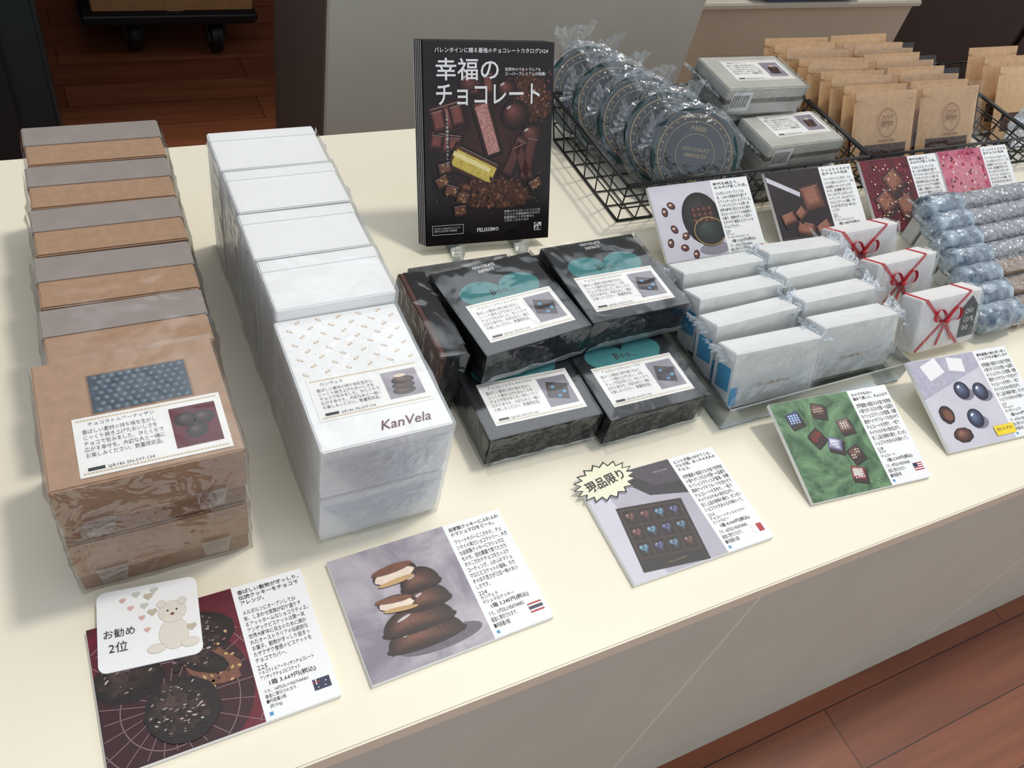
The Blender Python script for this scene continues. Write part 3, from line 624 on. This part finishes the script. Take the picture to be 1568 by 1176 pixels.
# tins
TG=mat("tin_green",(30,66,64),.22,.15,60,metal=.2);TB=mat("tin_blue",(62,92,124),.25,.15,60,metal=.3);TL=mat("tin_lid_dark",(30,46,50),.25,.2,60,metal=.2)
for k in range(5):
    x=69.6-1.75*k;y=70.0+3.9*k
    o=O("round_biscuit_tin");M=T(x,y,5.6,rz=-22,rx=54)
    R=5.7
    o.lathe([(0,-1.1),(R-.2,-1.1),(R,-.9),(R,.3)],(TB,TG)[k%2],M);o.lathe([(R+.1,.2),(R+.12,.8),(R,1.0),(R-.4,1.05),(R-.5,.92),(0,.92)],TL,M)
    o.ring(0,0,R-.05,.3,TG,M,1.06);o.ring(0,0,R-.7,.16,GOLD,M,.94);o.ring(0,0,R-1.6,.08,GOLD,M,.94);o.ring(0,0,2.6,.08,GOLD,M,.94)
    for i in range(28):
        a=i*2*math.pi/28;o.ell((R-1.15)*math.cos(a),(R-1.15)*math.sin(a),.15,.15,GOLD,M,.945,n=6)
    o.text("CHOCOLAT\nAMANDES",-1.8,.9,3.6,GOLD,M,.95,just='CENTER',bold=.02);o.text("PARIS",-1,3.5,2,GOLD,M,.95,bold=.02);o.text("1864",-.8,-2.8,1.6,GOLD,M,.95,bold=.02)
    o.blob(M@T(0,0,.2),R+.75,R+.75,1.7,FILMB,.1,2.4,k*3,4,zmin=-.05)
    M3=M.to_3x3();o.tuft(M@Vector((-2.6,5.2,.6)),M3@Vector((-.3,.9,.5)),M3@Vector((5.5,2.2,0)),3.0,FILMW,k);o.tuft(M@Vector((-5.6,1.5,.6)),M3@Vector((-.9,.2,.5)),M3@Vector((1.0,4.5,0)),1.8,FILMW,k+9)
    o.done()
# clear sleeved boxes
SLV=mat("grey_sleeve",(196,196,188),.35,.06,30);SLVD=mat("sleeve_dark_stripe",(120,114,106),.35,.2,60)
def sleeve_box(x,y,z,rz=0,h=3.8,seed=0,lab=True,w=13.0,d=8.0):
    o=O("sleeved_gift_box");M=T(x,y,z,rz=rz)
    o.box(0,w,0,d,0,h,SLV,M,bev=.15);o.box(-.02,w+.02,-.02,d+.02,h*.42,h*.62,SLVD,M,bev=.05)
    o.box(1,4.2,-.05,0,h*.15,h*.85,LABEL,M,bev=0)
    for i in range(18):o.box(1.2+i*.15,1.2+i*.15+(.05 if i%3 else .1),-.06,-.05,h*.3,h*.75,INK,M,bev=0)
    if lab:product_label(o,M@T(2.6,1.8,0),h+.03,9.6,5.0,"幸福のチョコレート",1)
    o.wrap(0,w,0,d,0,h,FILM,M,.3,seed=seed)
    for yy in(2,5.5):o.tuft(M@Vector((0,yy,h/2)),(-1,0,.7),(0,4,0),2.6,FILMW,seed+yy)
    return o
sleeve_box(76.3,74.6,.3,seed=1,lab=False).done();sleeve_box(76.1,74.4,4.3,seed=2,lab=False).done();sleeve_box(75.4,74.0,8.3,-2,seed=3).done()
sleeve_box(79.6,65.9,.3,2,seed=4,lab=False).done();sleeve_box(78.9,66.6,4.3,1,seed=5,d=6.9).done()
# kraft pouches
PK=mat("pouch_kraft",(212,174,130),.45,.08,120,.15);NIB=mat("cocoa_nibs",(120,82,60),.6,.5,260,kind='voronoi',rgb2=(54,30,22));EMB=mat("emblem_brown",(140,100,64),.5,.05)
def pouch(o,M,w=12.3,h=11.5,seed=0,front=False):
    nx,nz=8,8
    for side in(-1,1):
        for j in range(nz):
            for i in range(nx):
                q=[]
                for a,b_ in((i,j),(i+1,j),(i+1,j+1),(i,j+1)):
                    u=a/nx;v=b_/nz;bul=.9*math.sin(math.pi*u)**.6*(1-v)**.7 if 0<u<1 else 0
                    q.append(M@Vector((u*w,side*bul*(1 if side<0 else .3)+.05*noise.noise(Vector((u*5,v*5,seed))),v*h)))
                o.face(q,NIB if (j in(1,2) and 0<i<nx-1 and side<0) else PK,True)
    o.box(0,w,-.06,.06,h-1.0,h,PK,M,bev=.02)
    o.box(w*.04,w*.96,-.1,.1,h-1.25,h-1.1,TAN,M,bev=.02)
    if front:
        MF=M@T(0,-1.0,0)@Matrix.Rotation(math.radians(90-5),4,'X')
        o.ring(w/2,7.2,1.9,.12,EMB,MF,.35,ry=2.0);o.text("カカオ\n専門店",w/2-1.1,8.3,2.2,EMB,MF,.38,bold=.02);o.text("CACAO NIBS",w/2-1.7,5.0,3.4,EMB,MF,.3,bold=.02)
for c in range(2):
    o=O("kraft_pouch_row")
    for i in range(9):
        x=98.0+13.4*c-.6*i;y=67.6+1.95*i;pouch(o,T(x,y,.6,rz=-1+random.uniform(-2.5,2.5),rx=-30),seed=i+c*9,front=(i==0))
        if i in(0,2,4,6):
            M=T(x,y,.6,rx=-30);o.sheet(M@Vector((-.3,-1.5,.5)),M@Vector((12.6,-1.5,.5)),M@Vector((12.6,-.5,12.0)),M@Vector((-.3,-.5,12.0)),FILM,8,8,.4,.5,i)
    o.done()
o=O("kraft_pouch_row")
for i in range(3):pouch(o,T(134-.5*i,72+3*i,.5,rx=-30),seed=i)
o.blob(T(140,70,5),6,2.4,4,FILMB,.3,2,4);o.done()

# ---------------------------------------------------------------- acrylic tray with small bars
o=O("acrylic_tray")
o.box(51.3,76.6,33.6,54.5,0,.2,GLASS,bev=.05)
o.box(51.3,76.6,33.6,33.8,.2,3.0,GLASS,bev=.05);o.box(51.3,51.5,33.8,54.5,.2,3.0,GLASS,bev=.05);o.box(76.4,76.6,33.8,54.5,.2,3.0,GLASS,bev=.05);o.box(51.5,76.4,54.3,54.5,.2,3.0,GLASS,bev=.05);o.done()
BG=mat("bar_grey",(226,228,224),.4,.03,40);BLU=mat("bar_blue",(92,176,218),.4,.1,60)
def bar(x,y,w,seed,blue=False):
    o=O("wrapped_chocolate_bar_box");M=T(x,y,1.35,rz=random.uniform(-2,2),rx=-21)
    d,h=2.9,6.2
    o.box(0,w,0,d,0,h,WHITE,M,bev=.1);o.box(.02,w-.02,-.03,.1,.15,h-.15,BG,M,bev=.02)
    if blue:
        o.box(-.03,0,.3,d-.6,1.8,4.4,BLU,M,bev=0);o.box(0,.9,-.06,-.03,.3,2.4,BLU,M,bev=0)
    Mf=M@Matrix.Rotation(math.pi/2,4,'X');o.text("Chocolat Artisan",w*.3,2.4,w*.4,TAN,Mf,.06)
    o.wrap(0,w,0,d,0,h,FILM,M,.3,seed=seed)
    o.sheet(M@Vector((-.3,-.3,0)),M@Vector((w+.3,-.3,0)),M@Vector((w+.1,-.9,h*.55)),M@Vector((-.1,-.8,h*.5)),FILMB,12,4,.5,.8,seed,smooth=False)
    for sx,px in((-1,-.1),(1,w+.1)):
        o.tuft(M@Vector((px,d/2,h-.6)),M.to_3x3()@Vector((sx,0,.35)),M.to_3x3()@Vector((0,2.8,1.2)),1.7,FILMW,seed+sx)
    o.done()
for i in range(4): bar(52.4+.45*i,34.9+3.85*i,10.9,40+i,True)
for i in range(4): bar(64.5+.45*i,35.6+3.85*i,10.5,50+i)
# ribboned boxes
STR=mat("white_ribbed_card",(242,241,239),.5,.02,40);RIB=mat("red_ribbon",(200,52,62),.4,.1,60)
def ribbon_box(x,y,rz,label):
    o=O("ribboned_gift_box");M=T(x,y,1.35,rz=rz,rx=-26);w,d,h=10.0,2.8,6.3
    o.box(0,w,0,d,0,h,STR,M,bev=.12)
    for i in range(24):o.box(.3+i*.4,.33+i*.4,-.015,0,.2,h-.2,LGRAY,M,bev=0)
    cx_,cz=4.4,3.4
    def strip(A,Bv,wd=.2,off=.05):
        A=Vector((A[0],-off,A[1]));Bv=Vector((Bv[0],-off,Bv[1]));n=(Bv-A).normalized();q=Vector((-n.z,0,n.x))*wd
        o.face([M@(A-q),M@(Bv-q),M@(Bv+q),M@(A+q)],RIB)
    strip((.1,.2),(w*.8,h));strip((.6,h),(w*.72,.1))
    o.box(w*.8-.2,w*.8+.2,0,d,h-.02,h+.05,RIB,M,bev=0);o.box(.4,.8,0,d,h-.02,h+.05,RIB,M,bev=0)
    for s,an in((-1,.45),(1,.3)):
        pts=[]
        for t in range(17):
            a=t/16;L_=2.3*math.sin(math.pi*a);wv=.75*math.sin(2*math.pi*a)
            pts.append((cx_+s*(L_*math.cos(an)-wv*math.sin(an)),cz+L_*math.sin(an)+wv*math.cos(an)))
        for p,q in zip(pts[:-1],pts[1:]):
            o.face([M@Vector((p[0],-.12,p[1])),M@Vector((q[0],-.12,q[1])),M@Vector((q[0],-.5,q[1]+.18)),M@Vector((p[0],-.5,p[1]+.18))],RIB)
    strip((cx_,cz),(cx_-1.0,cz-2.9),.18,.14);strip((cx_,cz),(cx_+1.5,cz-2.6),.18,.14)
    o.blob(M@T(cx_,-.3,cz),.36,.3,.34,RIB,.05,2,1,2)
    if label:
        Mf=M@Matrix.Rotation(math.pi/2,4,'X');o.p2([(7.1,.7),(9.7,.7),(9.7,4.4),(8.4,5.7),(7.1,4.4)],INK,Mf,.08);o.text("CHO\nCO°K\nOO",7.5,4.2,1.8,INKW,Mf,.1,bold=.02,h=2.7)
    o.wrap(0,w,0,d,0,h,FILM,M,.3,seed=int(x),top=False);o.tuft(M@Vector((-.2,d/2,4)),M.to_3x3()@Vector((-1,0,.6)),M.to_3x3()@Vector((0,2.4,2.6)),2.0,FILMW,5);o.done()
ribbon_box(79.8,35.6,0,True);ribbon_box(79.0,42.0,2,False);ribbon_box(77.9,48.0,1,False)
# bubble wrapped rolls
DB=mat("wrapped_dark_blue",(62,82,106),.3,.4,60,rgb2=(184,202,212));BRS=mat("striped_card_brown",(150,120,92),.5,.1,60)
for i in range(7):
    o=O("bubble_wrapped_roll");y=37.4+2.8*i;x=92.0+.75*i;zc=2.1+.5*i
    r=1.45;MR=T(x,y,zc,rz=1)@Matrix.Rotation(math.pi/2,4,'Y')
    o.lathe([(0,0),(1.3,.1),(1.75,.5),(1.75,2.0),(1.55,2.3),(1.75,2.6),(1.75,4.6),(1.5,4.9),(1.75,5.2),(1.7,6.6),(1.2,7)],DB,MR,20)
    if i<3:
        o.box(x+7.2,x+30,y-1.0,y+1.3,.15,zc+1.0,BRS,bev=.15)
        for q in range(5):o.box(x+7.1,x+30.1,y-1.03,y+1.33,.6+q*.42,.75+q*.42,LABEL,bev=0)
        o.wrap(x+7.2,x+30,y-1.0,y+1.3,.1,zc+1.0,FILMB,I,.4,seed=i)
    else:
        o.lathe([(1.2,6.9),(1.25,7.2),(1.25,31)],mat("grey_core",(146,146,148),.5,.2,60),MR,18)
        o.lathe([(1.4+.12*noise.noise(Vector((t*.4,i*3,0)))+(.06 if t%2 else 0),6.6+t*.41) for t in range(60)],BUBBLE,MR,20)
        o.box(x+1,x+30,y-1.0,y+1.0,0,max(.3,zc-1.6),BG,bev=.1)
    o.blob(MR@T(0,0,3.4),1.95,1.95,4.4,FILMB,.1,2.4,i,3)
    o.tuft(MR@Vector((0,0,.2)),(-1,0,.5),(0,3.2,0),2.0,FILMW,i)
    o.done()

# ---------------------------------------------------------------- light
w=bpy.data.worlds.new("world");bpy.context.scene.world=w;w.use_nodes=True;N=w.node_tree.nodes;L=w.node_tree.links
bg=N["Background"];tc=N.new("ShaderNodeTexCoord");sp=N.new("ShaderNodeSeparateXYZ");L.new(tc.outputs["Generated"],sp.inputs[0])
r=N.new("ShaderNodeValToRGB");mr=N.new("ShaderNodeMapRange");mr.inputs[1].default_value=-1;mr.inputs[2].default_value=1;L.new(sp.outputs["Z"],mr.inputs[0]);L.new(mr.outputs[0],r.inputs[0])
r.color_ramp.elements[0].color=(.18,.16,.15,1);r.color_ramp.elements[0].position=.4;e=r.color_ramp.elements.new(.52);e.color=(.76,.79,.83,1);r.color_ramp.elements[-1].color=(.52,.55,.60,1);r.color_ramp.elements[-1].position=.8
# bright patch high over the far side, added for film reflections, broken by noise
dt=N.new("ShaderNodeVectorMath");dt.operation='DOT_PRODUCT';L.new(tc.outputs["Generated"],dt.inputs[0]);d=Vector((.50,.50,.71)).normalized();dt.inputs[1].default_value=d
m1=N.new("ShaderNodeMapRange");m1.interpolation_type='SMOOTHSTEP';m1.inputs[1].default_value=.80;m1.inputs[2].default_value=.97;L.new(dt.outputs["Value"],m1.inputs[0])
cn=N.new("ShaderNodeTexNoise");cn.inputs["Scale"].default_value=5;cn.inputs["Detail"].default_value=3;L.new(tc.outputs["Generated"],cn.inputs["Vector"])
m3=N.new("ShaderNodeMapRange");m3.inputs[1].default_value=.44;m3.inputs[2].default_value=.56;m3.inputs[3].default_value=.08;m3.inputs[4].default_value=1;L.new(cn.outputs["Fac"],m3.inputs[0])
mu=N.new("ShaderNodeMath");mu.operation='MULTIPLY';L.new(m1.outputs[0],mu.inputs[0]);L.new(m3.outputs[0],mu.inputs[1])
mx=N.new("ShaderNodeMix");mx.data_type='RGBA';L.new(mu.outputs[0],mx.inputs[0]);L.new(r.outputs[0],mx.inputs[6]);mx.inputs[7].default_value=(2.8,2.85,2.9,1)
L.new(mx.outputs[2],bg.inputs[0]);bg.inputs[1].default_value=1.03
sd=bpy.data.lights.new("sun",'SUN');sd.energy=1.3;sd.angle=math.radians(6);sd.color=(1,.94,.85);so=bpy.data.objects.new("sun",sd);so.location=(1,1,3)
so.rotation_euler=Vector((.38,.10,1)).to_track_quat('Z','Y').to_euler();col.objects.link(so)
# ---------------------------------------------------------------- camera
cd=bpy.data.cameras.new("camera");cd.sensor_width=36;cd.lens=36*1276.6/1568;co=bpy.data.objects.new("camera",cd)
R=((0.89101,-0.41313,0.18822),(-0.19783,-0.72649,-0.65809),(0.40862,0.54912,-0.72904))  # rows: cam right, down, forward
right=Vector(R[0]);up=-Vector(R[1]);back=-Vector(R[2])
m=Matrix((right,up,back)).transposed().to_4x4();m.translation=Vector((0,0,(TZ+59.53)/100));co.matrix_world=m
cd.clip_start=.01;col.objects.link(co);bpy.context.scene.camera=co
bpy.context.scene.view_settings.view_transform='Standard'
